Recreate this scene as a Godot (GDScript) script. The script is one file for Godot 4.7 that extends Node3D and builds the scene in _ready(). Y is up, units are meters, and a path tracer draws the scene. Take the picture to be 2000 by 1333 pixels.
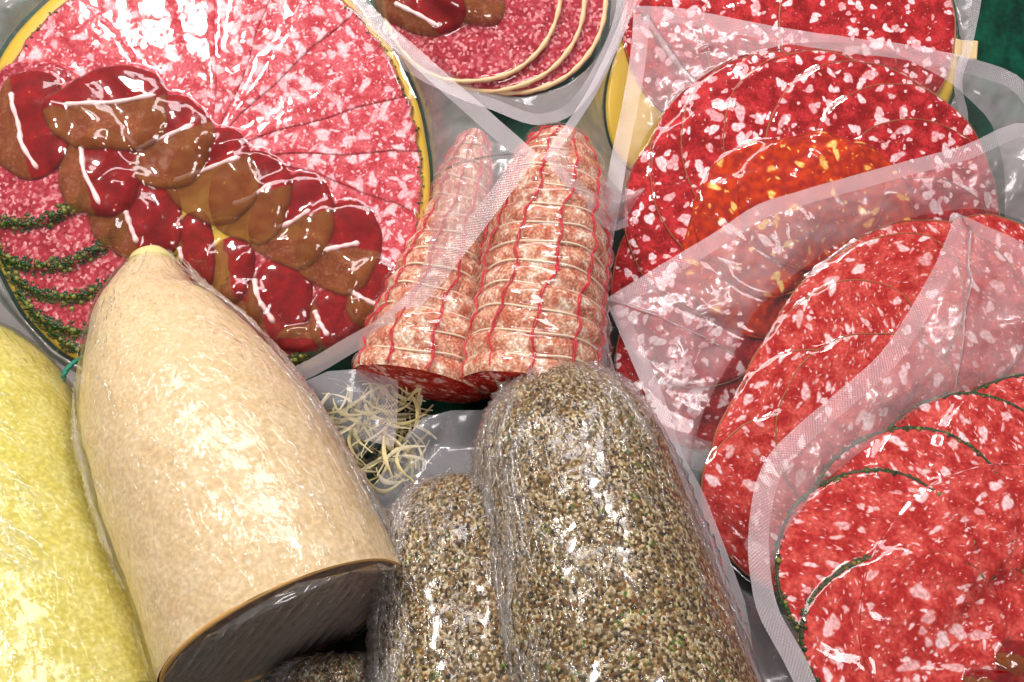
extends Node3D
# Vacuum-packed charcuterie and wrapped sausages heaped on a green deli counter.

const PITCH := 56.0
const FOV := 46.0
const EYE_DISTANCE := 0.52
const SLOPE := 28.0          # the back of the counter rises like a display ramp
var eye := Vector3.ZERO
var fwd := Vector3.ZERO
var upv := Vector3.ZERO
var M := {}
var rng := RandomNumberGenerator.new()
var taken := {}

# ------------------------------------------------------------------ camera and placing
func setup_view() -> void:
	var p := deg_to_rad(PITCH)
	fwd = Vector3(0, -sin(p), -cos(p))
	upv = Vector3(0, cos(p), -sin(p))
	eye = Vector3(0, 0.04, 0) - fwd * EYE_DISTANCE
	var cam := Camera3D.new()
	cam.name = "camera"
	cam.fov = FOV
	cam.near = 0.02
	cam.far = 20.0
	cam.transform = Transform3D(Basis(Vector3.RIGHT, upv, -fwd), eye)
	add_child(cam)
	cam.current = true

func ray(px: float, py: float) -> Vector3:
	var t := tan(deg_to_rad(FOV) / 2.0)
	return (fwd + Vector3.RIGHT * ((px - 1000.0) / 666.5 * t) + upv * ((666.5 - py) / 666.5 * t)).normalized()

# the point where the sight line meets the counter lifted by c metres
func pt(px: float, py: float, c := 0.0) -> Vector3:
	var d := ray(px, py)
	var t1 := (c - eye.y) / d.y
	var k := tan(deg_to_rad(SLOPE))
	# y = c - z * k behind z = 0
	var den := d.y + k * d.z
	var t2 := (c - eye.y - k * eye.z) / den if absf(den) > 1e-5 else 1e9
	if t2 < 0.0:
		t2 = 1e9
	return eye + d * minf(t1, t2)

# metres that one photo pixel spans at a point
func mpp(p: Vector3) -> float:
	return (p - eye).dot(fwd) * tan(deg_to_rad(FOV) / 2.0) / 666.5

# ------------------------------------------------------------------ nodes
func numbered(called: String) -> String:
	if not taken.has(called):
		taken[called] = 0
		return called
	taken[called] += 1
	return "%s_%03d" % [called, taken[called]]

func thing(called: String, label: String, category: String, at := Transform3D(), group := "") -> Node3D:
	var o := Node3D.new()
	o.name = numbered(called)
	o.transform = at
	o.set_meta("label", label)
	o.set_meta("category", category)
	if group:
		o.set_meta("group", group)
	add_child(o)
	return o

func obj(called: String, mesh: Mesh, mat: Material, parent: Node = self) -> MeshInstance3D:
	var o := MeshInstance3D.new()
	o.name = called
	o.mesh = mesh
	o.material_override = null
	if mesh is ArrayMesh:
		for s in mesh.get_surface_count():
			o.set_surface_override_material(s, mat)
	else:
		o.material_override = mat
	o.cast_shadow = GeometryInstance3D.SHADOW_CASTING_SETTING_ON
	parent.add_child(o, true)
	return o

# ------------------------------------------------------------------ meshes
func commit(v: PackedVector3Array, uv: PackedVector2Array, idx: PackedInt32Array, hint := Vector3.ZERO, centre := Vector3.ZERO, use_centre := false, col := PackedColorArray()) -> ArrayMesh:
	var s := 0.0
	var step := maxi(1, idx.size() / 3 / 150)
	for k in range(0, idx.size() / 3, step):
		var a := v[idx[k * 3]]
		var b := v[idx[k * 3 + 1]]
		var c := v[idx[k * 3 + 2]]
		var n := (a - c).cross(a - b)
		s += n.dot(((a + b + c) / 3.0 - centre) if use_centre else hint)
	if s < 0.0:
		for k in idx.size() / 3:
			var q := idx[k * 3 + 1]
			idx[k * 3 + 1] = idx[k * 3 + 2]
			idx[k * 3 + 2] = q
	var arr := []
	arr.resize(Mesh.ARRAY_MAX)
	arr[Mesh.ARRAY_VERTEX] = v
	arr[Mesh.ARRAY_TEX_UV] = uv
	if col.size():
		arr[Mesh.ARRAY_COLOR] = col
	arr[Mesh.ARRAY_INDEX] = idx
	var st := SurfaceTool.new()
	st.create_from_arrays(arr)
	st.generate_normals()
	return st.commit()

# rows of points, each row n long; closed rows wrap round
func sheet(rows: int, n: int, closed: bool, v: PackedVector3Array, uv: PackedVector2Array, hint := Vector3.UP) -> ArrayMesh:
	var idx := PackedInt32Array()
	var cols := n if closed else n - 1
	for r in rows - 1:
		for k in cols:
			var k2 := (k + 1) % n
			var a := r * n + k
			var b := r * n + k2
			var c := (r + 1) * n + k
			var d := (r + 1) * n + k2
			idx.append_array([a, b, c, b, d, c])
	return commit(v, uv, idx, hint)

# round tube along a path, radius for each point
func tube(path: Array, radii: Array, seg := 10, closed_path := false, capped := true, uvk := 1.0) -> ArrayMesh:
	var v := PackedVector3Array()
	var uv := PackedVector2Array()
	var idx := PackedInt32Array()
	var n := path.size()
	var side := Vector3.ZERO
	var along := 0.0
	for i in n:
		var p: Vector3 = path[i]
		var a: Vector3 = path[(i - 1 + n) % n] if (i > 0 or closed_path) else p
		var b: Vector3 = path[(i + 1) % n] if (i < n - 1 or closed_path) else p
		var t := (b - a).normalized()
		if side == Vector3.ZERO:
			side = t.cross(Vector3.UP)
			if side.length() < 0.01:
				side = t.cross(Vector3.RIGHT)
		side = (side - t * side.dot(t)).normalized()
		var up2 := t.cross(side)
		if i > 0:
			along += p.distance_to(path[i - 1])
		for k in seg:
			var w := TAU * k / seg
			v.append(p + (side * cos(w) + up2 * sin(w)) * float(radii[i]))
			uv.append(Vector2(float(k) / seg * TAU * float(radii[n / 2]), along) * uvk)
	var rings := n if closed_path else n - 1
	for i in rings:
		var j := (i + 1) % n
		for k in seg:
			var k2 := (k + 1) % seg
			idx.append_array([i * seg + k, i * seg + k2, j * seg + k, i * seg + k2, j * seg + k2, j * seg + k])
	if capped and not closed_path:
		for e in [0, n - 1]:
			var c := v.size()
			v.append(path[e])
			uv.append(Vector2.ZERO)
			for k in seg:
				idx.append_array([c, e * seg + k, e * seg + (k + 1) % seg])
	# winding: reference is the first ring's centre
	var mid := n / 2
	var s := 0.0
	for q in range(mid * seg * 6 if mid < rings else 0, mini((mid + 1) * seg * 6, rings * seg * 6), 3):
		var a2 := v[idx[q]]
		var b2 := v[idx[q + 1]]
		var c2 := v[idx[q + 2]]
		s += (a2 - c2).cross(a2 - b2).dot((a2 + b2 + c2) / 3.0 - path[mid])
	if s < 0.0:
		for q in range(0, idx.size(), 3):
			var h := idx[q + 1]
			idx[q + 1] = idx[q + 2]
			idx[q + 2] = h
	var arr := []
	arr.resize(Mesh.ARRAY_MAX)
	arr[Mesh.ARRAY_VERTEX] = v
	arr[Mesh.ARRAY_TEX_UV] = uv
	arr[Mesh.ARRAY_INDEX] = idx
	var st := SurfaceTool.new()
	st.create_from_arrays(arr)
	st.generate_normals()
	return st.commit()

func smooth_path(p: Array, per := 6) -> Array:
	var out := []
	for i in p.size() - 1:
		var a: Vector3 = p[maxi(i - 1, 0)]
		var b: Vector3 = p[i]
		var c: Vector3 = p[i + 1]
		var d: Vector3 = p[mini(i + 2, p.size() - 1)]
		for k in per:
			out.append(b.cubic_interpolate(c, a, d, float(k) / per))
	out.append(p[-1])
	return out

func same(r: float, n: int) -> Array:
	var a := []
	a.resize(n)
	a.fill(r)
	return a

# ------------------------------------------------------------------ textures
func noise_bytes(kind: int, freq: float, octaves: int, size: int, sd: int, fractal := FastNoiseLite.FRACTAL_FBM, ret := -1) -> PackedByteArray:
	var f := FastNoiseLite.new()
	f.noise_type = kind
	f.seed = sd
	f.frequency = freq
	f.fractal_type = fractal if octaves > 1 else FastNoiseLite.FRACTAL_NONE
	f.fractal_octaves = octaves
	if ret >= 0:
		f.cellular_return_type = ret
	var im := f.get_seamless_image(size, size, false, false, 0.12, true)
	im.convert(Image.FORMAT_L8)
	return im.get_data()

# tiling grains: for each pixel the grain it belongs to (0..255) and how deep it lies inside it (0..255)
func grains(size: int, cells_n: int, sd: int) -> Array:
	var r := RandomNumberGenerator.new()
	r.seed = sd
	var step := float(size) / cells_n
	var jx := PackedFloat32Array()
	var jy := PackedFloat32Array()
	var id := PackedByteArray()
	for q in cells_n * cells_n:
		jx.append((q % cells_n + r.randf_range(0.05, 0.95)) * step)
		jy.append((q / cells_n + r.randf_range(0.05, 0.95)) * step)
		id.append(r.randi() % 256)
	var val := PackedByteArray()
	val.resize(size * size)
	var deep := PackedByteArray()
	deep.resize(size * size)
	for y in size:
		var cy := int(y / step)
		for x in size:
			var cx := int(x / step)
			var b1 := 1e9
			var b2 := 1e9
			var best := 0
			for dy in range(-1, 2):
				var row := posmod(cy + dy, cells_n) * cells_n
				var oy := (cy + dy - posmod(cy + dy, cells_n)) * step
				for dx in range(-1, 2):
					var cc := posmod(cx + dx, cells_n)
					var ex := jx[row + cc] + (cx + dx - cc) * step - x
					var ey := jy[row + cc] + oy - y
					var d := ex * ex + ey * ey
					if d < b1:
						b2 = b1
						b1 = d
						best = row + cc
					elif d < b2:
						b2 = d
			val[y * size + x] = id[best]
			deep[y * size + x] = clampi(int((sqrt(b2) - sqrt(b1)) / step * 300.0), 0, 255)
	return [val, deep]

func to_texture(bytes: PackedByteArray, size: int, fmt := Image.FORMAT_RGB8) -> ImageTexture:
	return ImageTexture.create_from_image(Image.create_from_data(size, size, false, fmt, bytes))

# fat flecks: amount, size range in pixels, elongation, edge softness -> mask
func flecks(mask: PackedFloat32Array, size: int, count: int, r0: float, r1: float, long: float, soft: float, lean := -1.0, bias := 2.0) -> void:
	for i in count:
		var cx := rng.randf() * size
		var cy := rng.randf() * size
		var r := r0 + (r1 - r0) * pow(rng.randf(), bias)
		var e := rng.randf_range(1.0, long)
		var a := r * sqrt(e)
		var b := r / sqrt(e)
		var ang := rng.randf() * PI if lean < 0.0 else lean + rng.randfn() * 0.35
		var ca := cos(ang)
		var sa := sin(ang)
		var tone := rng.randf_range(0.7, 1.0)
		var p1 := rng.randf() * TAU
		var p2 := rng.randf() * TAU
		var p3 := rng.randf() * TAU
		var ext := int(ceil(a * 1.35)) + 1
		for y in range(-ext, ext + 1):
			for x in range(-ext, ext + 1):
				var u := (x * ca + y * sa) / a
				var w := (-x * sa + y * ca) / b
				var d := sqrt(u * u + w * w)
				if d > 1.35:
					continue
				var th := atan2(w, u)
				var lim := 1.0 + 0.13 * sin(2.0 * th + p1) + 0.11 * sin(3.0 * th + p2) + 0.04 * sin(5.0 * th + p3)
				var m := clampf((lim - d) / soft, 0.0, 1.0) * tone
				if m > 0.0:
					var q := posmod(int(cy) + y, size) * size + posmod(int(cx) + x, size)
					if m > mask[q]:
						mask[q] = m

func compose(size: int, mask: PackedFloat32Array, lean_a: Color, lean_b: Color, fat_a: Color, fat_b: Color, n1: PackedByteArray, n2: PackedByteArray, veil := 0.12) -> PackedByteArray:
	var out := PackedByteArray()
	out.resize(size * size * 3)
	for q in size * size:
		var t := clampf((n1[q] - 60) / 135.0, 0.0, 1.0)
		var f := n2[q] / 255.0 - 0.5
		var m := mask[q]
		var c := lean_a.lerp(lean_b, clampf(t + f * 0.6, 0.0, 1.0))
		c = c.lerp(fat_a.lerp(fat_b, clampf(m + f * 0.6, 0.0, 1.0)), minf(m * 1.15, 1.0))
		var g := 1.0 + f * veil * 2.0
		out[q * 3] = clampi(int(c.r * g * 255.0), 0, 255)
		out[q * 3 + 1] = clampi(int(c.g * g * 255.0), 0, 255)
		out[q * 3 + 2] = clampi(int(c.b * g * 255.0), 0, 255)
	return out

func blank(size: int) -> PackedFloat32Array:
	var a := PackedFloat32Array()
	a.resize(size * size)
	return a

func rgb(r: int, g: int, b: int) -> Color:
	return Color(r / 255.0, g / 255.0, b / 255.0)

func mat(called: String, c: Color, rough: float, tex: Texture2D = null, scale := 1.0) -> StandardMaterial3D:
	var m := StandardMaterial3D.new()
	m.resource_name = called
	m.albedo_color = c
	m.roughness = rough
	if tex:
		m.albedo_texture = tex
		m.uv1_scale = Vector3(scale, scale, 1)
	return m

func film(called: String, c: Color, alpha: float, rough: float, bump: Texture2D = null, depth := 0.0, scale := 1.0, spec := 0.6) -> StandardMaterial3D:
	var m := StandardMaterial3D.new()
	m.resource_name = called
	m.transparency = BaseMaterial3D.TRANSPARENCY_ALPHA
	m.albedo_color = Color(c.r, c.g, c.b, alpha)
	m.roughness = rough
	m.metallic_specular = spec
	m.cull_mode = BaseMaterial3D.CULL_DISABLED
	if bump:
		m.heightmap_enabled = true
		m.heightmap_texture = bump
		m.heightmap_scale = depth * 100.0
		m.uv1_scale = Vector3(scale, scale, 1)
	return m

func bumped(m: StandardMaterial3D, t: Texture2D, depth: float) -> void:
	m.heightmap_enabled = true
	m.heightmap_texture = t
	m.heightmap_scale = depth * 100.0

func make_materials() -> void:
	var S := 640
	var SX := FastNoiseLite.TYPE_SIMPLEX_SMOOTH
	var CS := 64
	var mottle := noise_bytes(SX, 0.018, 5, S, 11)
	var fine := noise_bytes(SX, 0.09, 3, S, 12)
	var grain_set := grains(S, 80, 13)
	var grain: PackedByteArray = grain_set[0]
	var cells := noise_bytes(SX, 0.03, 2, S, 15)
	# --- soft pink marbled salami (one tile is 16 cm)
	rng.seed = 5
	var m := blank(S)
	flecks(m, S, 300, 7, 24, 3.0, 0.42, -1.0, 1.7)
	flecks(m, S, 1900, 2.0, 6.5, 3.0, 0.6)
	M.pink = mat("marbled pink salami", Color.WHITE, 0.38, to_texture(compose(S, m, rgb(182, 54, 64), rgb(212, 102, 110), rgb(218, 138, 146), rgb(240, 200, 204), mottle, fine), S), 1 / 0.16)
	# --- deep red salami with crisp white ovals
	m = blank(S)
	flecks(m, S, 60, 12, 21, 2.0, 0.22, -1.0, 1.2)
	flecks(m, S, 290, 5, 13, 2.0, 0.25, -1.0, 1.2)
	flecks(m, S, 600, 1.5, 4.5, 3.0, 0.7)
	M.red = mat("red salami with white fat", Color.WHITE, 0.36, to_texture(compose(S, m, rgb(142, 8, 12), rgb(198, 44, 48), rgb(226, 120, 128), rgb(250, 226, 228), mottle, fine), S), 1 / 0.16)
	# --- coarse red salami with streaky flecks
	m = blank(S)
	flecks(m, S, 55, 10, 20, 2.4, 0.3, 1.0, 1.3)
	flecks(m, S, 230, 4, 11, 3.0, 0.42, 1.0, 1.5)
	flecks(m, S, 1500, 1.5, 5.0, 4.5, 0.65, 1.0)
	M.coarse = mat("coarse red salami", Color.WHITE, 0.38, to_texture(compose(S, m, rgb(170, 30, 26), rgb(212, 86, 76), rgb(216, 120, 116), rgb(246, 214, 216), mottle, fine), S), 1 / 0.17)
	# --- paprika salami
	m = blank(S)
	flecks(m, S, 90, 6, 17, 2.6, 0.45, -1.0, 1.2)
	flecks(m, S, 300, 2, 7, 3.0, 0.7)
	M.paprika = mat("paprika salami", Color.WHITE, 0.3, to_texture(compose(S, m, rgb(205, 60, 6), rgb(160, 34, 22), rgb(232, 130, 12), rgb(248, 214, 130), cells, fine), S), 1 / 0.16)
	# --- fine salami
	m = blank(S)
	for q in S * S:
		var g := grain[q] / 255.0
		m[q] = maxf(0.0, (g - 0.42) * 1.35)
	flecks(m, S, 500, 2.5, 5.0, 1.6, 0.5)
	M.fine = mat("fine salami", Color.WHITE, 0.4, to_texture(compose(S, m, rgb(146, 30, 44), rgb(180, 58, 70), rgb(204, 110, 118), rgb(234, 186, 184), mottle, fine), S), 1 / 0.16)
	# --- netted salami: mould bloom over dark meat
	m = blank(S)
	flecks(m, S, 240, 8, 30, 2.0, 0.9)
	flecks(m, S, 700, 3, 9, 2.0, 0.8)
	M.bloom = mat("air dried salami skin", Color.WHITE, 0.5, to_texture(compose(S, m, rgb(184, 104, 80), rgb(216, 166, 138), rgb(222, 186, 164), rgb(240, 224, 204), mottle, fine, 0.25), S), 1 / 0.14)
	# --- ham slice: dark lean above, amber below (one tile is one slice)
	var HS := 256
	var hn := noise_bytes(SX, 0.03, 3, HS, 31)
	var hf := noise_bytes(SX, 0.16, 2, HS, 32)
	m = blank(HS)
	flecks(m, HS, 55, 0.8, 2.0, 3.0, 0.6)
	var hb := PackedByteArray()
	hb.resize(HS * HS * 4)
	for y in HS:
		for x in HS:
			var q := y * HS + x
			var edge := 0.50 * HS + (hn[x] - 128) * 0.04
			var t := clampf((y - edge) / 5.0 + 0.5, 0.0, 1.0)
			var f := (hn[q] - 128) / 255.0
			var c := rgb(108, 3, 5).lerp(rgb(156, 12, 14), clampf(f + 0.5, 0, 1)).lerp(rgb(132, 68, 20).lerp(rgb(152, 94, 40), clampf(f * 1.4 + 0.5, 0, 1)), t)
			c = c.lerp(rgb(226, 168, 96), m[q] * 0.8)
			var k := 1.0 + (hf[q] - 128) / 255.0 * 0.16
			hb[q * 4] = clampi(int(c.r * k * 255), 0, 255)
			hb[q * 4 + 1] = clampi(int(c.g * k * 255), 0, 255)
			hb[q * 4 + 2] = clampi(int(c.b * k * 255), 0, 255)
			hb[q * 4 + 3] = int(lerpf(232, 168, t))
	M.ham = mat("cured ham slice", Color.WHITE, 0.28, to_texture(hb, HS, Image.FORMAT_RGBA8), 1.0)
	M.ham.transparency = BaseMaterial3D.TRANSPARENCY_ALPHA   # thin cured slices are see-through, the amber half most
	# --- grain crusted sausage
	var crust_set := grains(S, 116, 41)
	var cv: PackedByteArray = crust_set[0]
	var cd: PackedByteArray = crust_set[1]
	var pal := [rgb(52, 42, 26), rgb(92, 74, 44), rgb(122, 98, 60), rgb(146, 120, 78), rgb(166, 140, 94), rgb(186, 162, 116), rgb(206, 188, 148), rgb(134, 88, 34), rgb(104, 88, 60), rgb(216, 202, 170)]
	var pb := PackedByteArray()
	pb.resize(S * S * 3)
	for q in S * S:
		var v := cv[q]
		var c: Color = pal[(v * 7 + 3) % 10]
		if mottle[q] > 178 and v % 5 == 0:
			c = rgb(92, 112, 48)
		var k := 0.92 + (fine[q] - 128) / 255.0 * 0.5 + (mottle[q] - 128) / 255.0 * 0.35
		pb[q * 3] = clampi(int(c.r * k * 255), 0, 255)
		pb[q * 3 + 1] = clampi(int(c.g * k * 255), 0, 255)
		pb[q * 3 + 2] = clampi(int(c.b * k * 255), 0, 255)
	var ptex := to_texture(pb, S)
	var crust := mat("pepper and seed crust", Color.WHITE, 0.55, ptex, 1 / 0.15)
	bumped(crust, to_texture(cd, S, Image.FORMAT_L8), 0.0008)
	M.crust = crust
	# --- pale sausage skins
	m = blank(S)
	flecks(m, S, 900, 3, 9, 2.0, 0.9)
	var skin_bump := to_texture(noise_bytes(SX, 0.03, 4, S, 51), S, Image.FORMAT_L8)
	M.beige = mat("beige sausage skin", Color.WHITE, 0.45, to_texture(compose(S, m, rgb(214, 188, 144), rgb(222, 200, 160), rgb(222, 202, 166), rgb(228, 212, 180), mottle, fine, 0.08), S), 1 / 0.2)
	bumped(M.beige, skin_bump, 0.0005)
	M.yellow = mat("yellow sausage skin", Color.WHITE, 0.45, to_texture(compose(S, m, rgb(202, 192, 92), rgb(212, 204, 118), rgb(214, 208, 130), rgb(222, 216, 154), mottle, fine, 0.1), S), 1 / 0.2)
	bumped(M.yellow, skin_bump, 0.0005)
	M.rind_beige = mat("cut skin edge", rgb(196, 150, 84), 0.5)
	M.cut = mat("brown cut meat", Color.WHITE, 0.5, to_texture(compose(S, blank(S), rgb(112, 90, 76), rgb(140, 114, 98), rgb(120, 100, 84), rgb(140, 120, 104), mottle, fine, 0.2), S), 1 / 0.1)
	M.knot = mat("bunched pale casing", rgb(214, 204, 140), 0.45)
	bumped(M.knot, skin_bump, 0.0015)
	# film lies wet on these: there is no air gap, only the film's outer face mirrors
	for k in ["pink", "red", "coarse", "paprika", "fine", "bloom", "ham", "crust", "beige", "yellow"]:
		M[k].metallic_specular = 0.12
	# --- films
	var cb := noise_bytes(SX, 0.012, 3, S, 61, FastNoiseLite.FRACTAL_RIDGED)
	for q in S * S:
		cb[q] = int(255.0 * pow(cb[q] / 255.0, 3.0) * clampf((mottle[q] - 110) / 70.0, 0.0, 1.0))
	var creases := to_texture(cb, S, Image.FORMAT_L8)
	var ripple := to_texture(noise_bytes(SX, 0.01, 3, S, 62), S, Image.FORMAT_L8)
	var K := 64
	var kb := PackedByteArray()
	kb.resize(K * K)
	for y in K:
		for x in K:
			kb[y * K + x] = int(127.0 + 120.0 * sin(TAU * x * 8.0 / K) * sin(TAU * y * 8.0 / K))
	var knurl := to_texture(kb, K, Image.FORMAT_L8)
	M.film = film("clinging vacuum film", Color(0.95, 0.95, 0.96), 0.02, 0.09, ripple, 0.0005, 1 / 0.16, 0.52)
	M.film_tight = film("tight vacuum film", Color(0.95, 0.95, 0.96), 0.02, 0.08, ripple, 0.0004, 1 / 0.16, 0.55)
	M.margin = film("loose milky vacuum bag", Color(0.93, 0.89, 0.90), 0.24, 0.2, ripple, 0.0028, 1 / 0.2, 0.6)
	M.seal = film("embossed weld seam", Color(0.95, 0.90, 0.92), 0.31, 0.2, knurl, 0.0004, 1 / 0.016, 0.62)
	M.cling = film("stretch wrap", Color(0.96, 0.96, 0.96), 0.02, 0.13, creases, 0.0008, 1 / 0.12, 0.66)
	M.cling.uv1_scale = Vector3(1 / 0.07, 1 / 0.16, 1)
	M.pleat = film("pleated stretch wrap", Color(0.96, 0.96, 0.97), 0.03, 0.08, null, 0.0, 1.0, 0.66)
	M.fold = film("bunched stretch wrap", Color(0.96, 0.96, 0.97), 0.05, 0.1, ripple, 0.0006, 1 / 0.08, 0.7)
	M.clear_flap = film("clear bag flap", Color(0.92, 0.92, 0.95), 0.22, 0.15, ripple, 0.001, 1 / 0.2, 0.62)
	# --- odds and ends
	M.board = mat("gold card", rgb(214, 178, 50), 0.35)
	M.green_rind = mat("herb edge", rgb(38, 62, 24), 0.4)
	M.cream_board = mat("cream card", rgb(232, 206, 150), 0.5)
	M.cream_rind = mat("cream casing", rgb(228, 192, 146), 0.45)
	M.brown_rind = mat("brown casing edge", rgb(158, 92, 40), 0.4)
	M.fat = mat("white fat", rgb(242, 206, 204), 0.35)
	M.herb = mat("chopped herbs", Color.WHITE, 0.4)
	M.herb.vertex_color_use_as_albedo = true
	M.white_net = mat("white netting", rgb(232, 218, 190), 0.7)
	M.red_net = mat("red twine", rgb(206, 40, 54), 0.6)
	M.twine = mat("green string", rgb(10, 120, 96), 0.55)
	M.straw = mat("pale straw", rgb(206, 194, 140), 0.6)
	M.straw2 = mat("cream straw", rgb(222, 212, 172), 0.6)
	M.straw3 = mat("yellow straw", rgb(186, 168, 44), 0.6)
	var deckt := PackedByteArray()
	deckt.resize(S * S * 3)
	for q in S * S:
		var k := 0.8 + (mottle[q] - 128) / 255.0 * 0.6 + (fine[q] - 128) / 255.0 * 0.3
		deckt[q * 3] = clampi(int(8 * k), 0, 255)
		deckt[q * 3 + 1] = clampi(int(78 * k), 0, 255)
		deckt[q * 3 + 2] = clampi(int(58 * k), 0, 255)
	M.deck = mat("green counter liner", Color.WHITE, 0.35, to_texture(deckt, S), 1 / 0.3)
	M.metal = mat("lamp housing", rgb(120, 122, 126), 0.4)

# ------------------------------------------------------------------ vacuum packs
class Pack:
	var root: Node3D
	var inv: Transform3D
	var xf: Transform3D
	var lo: Vector2
	var res := 0.0016
	var nx := 0
	var ny := 0
	var H := PackedFloat32Array()
	var S := PackedFloat32Array()
	var raise := 0.0

	func sample(a: PackedFloat32Array, p: Vector2) -> float:
		var x := clampf((p.x - lo.x) / res, 0.0, nx - 1.001)
		var y := clampf((p.y - lo.y) / res, 0.0, ny - 1.001)
		var i := int(x)
		var j := int(y)
		var fx := x - i
		var fy := y - j
		var q := j * nx + i
		return lerpf(lerpf(a[q], a[q + 1], fx), lerpf(a[q + nx], a[q + nx + 1], fx), fy)

	# blurred copy (never below the original unless soft) of H inside a box
	func blur(x0: int, x1: int, y0: int, y1: int, r: int, soft: bool) -> void:
		var T := H.duplicate()
		var k := 1.0 / (2 * r + 1)
		for j in range(y0, y1 + 1):
			for i in range(x0, x1 + 1):
				var s := 0.0
				for d in range(-r, r + 1):
					s += H[j * nx + clampi(i + d, 0, nx - 1)]
				T[j * nx + i] = s * k
		S = H.duplicate()
		for j in range(y0, y1 + 1):
			for i in range(x0, x1 + 1):
				var s := 0.0
				for d in range(-r, r + 1):
					s += T[clampi(j + d, 0, ny - 1) * nx + i]
				s *= k
				S[j * nx + i] = s if soft else maxf(s, H[j * nx + i])

func loc(pk: Pack, px: float, py: float) -> Vector2:
	var n := pk.xf.basis.y
	var d := ray(px, py)
	var t := (pk.xf.origin + n * pk.raise - eye).dot(n) / d.dot(n)
	var q := pk.inv * (eye + d * t)
	return Vector2(q.x, q.z)

# three photo points with their height over the counter fix the pack's plane
func pack(called: String, label: String, category: String, at: Array, a: Array, b: Array, half: float, group := "vacuum packs heaped on the counter") -> Pack:
	var o := pt(at[0], at[1], at[2])
	var u := pt(a[0], a[1], a[2]) - o
	var w := pt(b[0], b[1], b[2]) - o
	var n := u.cross(w).normalized()
	if n.y < 0.0:
		n = -n
	var ex := (Vector3.RIGHT - n * n.x).normalized()
	var ez := ex.cross(n)
	var pk := Pack.new()
	pk.xf = Transform3D(Basis(ex, n, ez), o)
	pk.inv = pk.xf.affine_inverse()
	pk.root = thing(called, label, category, pk.xf, group)
	pk.lo = Vector2(-half, -half)
	pk.nx = int(2 * half / pk.res) + 2
	pk.ny = pk.nx
	pk.H.resize(pk.nx * pk.ny)
	return pk

# outline round a centre, even steps of angle: radius for each
func radii_of(c: Vector2, poly: Array, n: int) -> PackedFloat32Array:
	var r := PackedFloat32Array()
	r.resize(n)
	for k in n:
		var d := Vector2.from_angle(TAU * k / n)
		var best := 0.0
		for i in poly.size():
			var a: Vector2 = poly[i] - c
			var b: Vector2 = poly[(i + 1) % poly.size()] - c
			var e := b - a
			var den := d.cross(e)
			if absf(den) < 1e-9:
				continue
			var t := a.cross(e) / den
			var s := a.cross(d) / den
			if t > best and s >= -1e-4 and s <= 1.0001:
				best = t
		r[k] = best
	return r

func r_at(r: PackedFloat32Array, th: float) -> float:
	var n := r.size()
	var x := fposmod(th / TAU, 1.0) * n
	var i := int(x) % n
	return lerpf(r[i], r[(i + 1) % n], x - int(x))

func soften(r: PackedFloat32Array, times: int) -> PackedFloat32Array:
	var a := r.duplicate()
	for t in times:
		var b := a.duplicate()
		for k in a.size():
			b[k] = (a[k - 1] + a[k] * 2.0 + a[(k + 1) % a.size()]) / 4.0
		a = b
	return a

func ellipse_px(pk: Pack, cx: float, cy: float, rx: float, ry: float, turn := 0.0, wob := 0.0, n := 72, square := 2.0) -> Array:
	var out := []
	var p1 := rng.randf() * TAU
	var p2 := rng.randf() * TAU
	for k in n:
		var w := TAU * k / n
		var c := cos(w)
		var s := sin(w)
		var f := pow(pow(absf(c), square) + pow(absf(s), square), -1.0 / square)
		f *= 1.0 + wob * (sin(3 * w + p1) * 0.5 + sin(5 * w + p2) * 0.35 + sin(11 * w + p1 + p2) * 0.2)
		var v := Vector2(c * rx * f, s * ry * f).rotated(turn)
		out.append(loc(pk, cx + v.x, cy + v.y))
	return out

func poly_px(pk: Pack, pts: Array) -> Array:
	var out := []
	for p in pts:
		out.append(loc(pk, p[0], p[1]))
	return out

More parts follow.
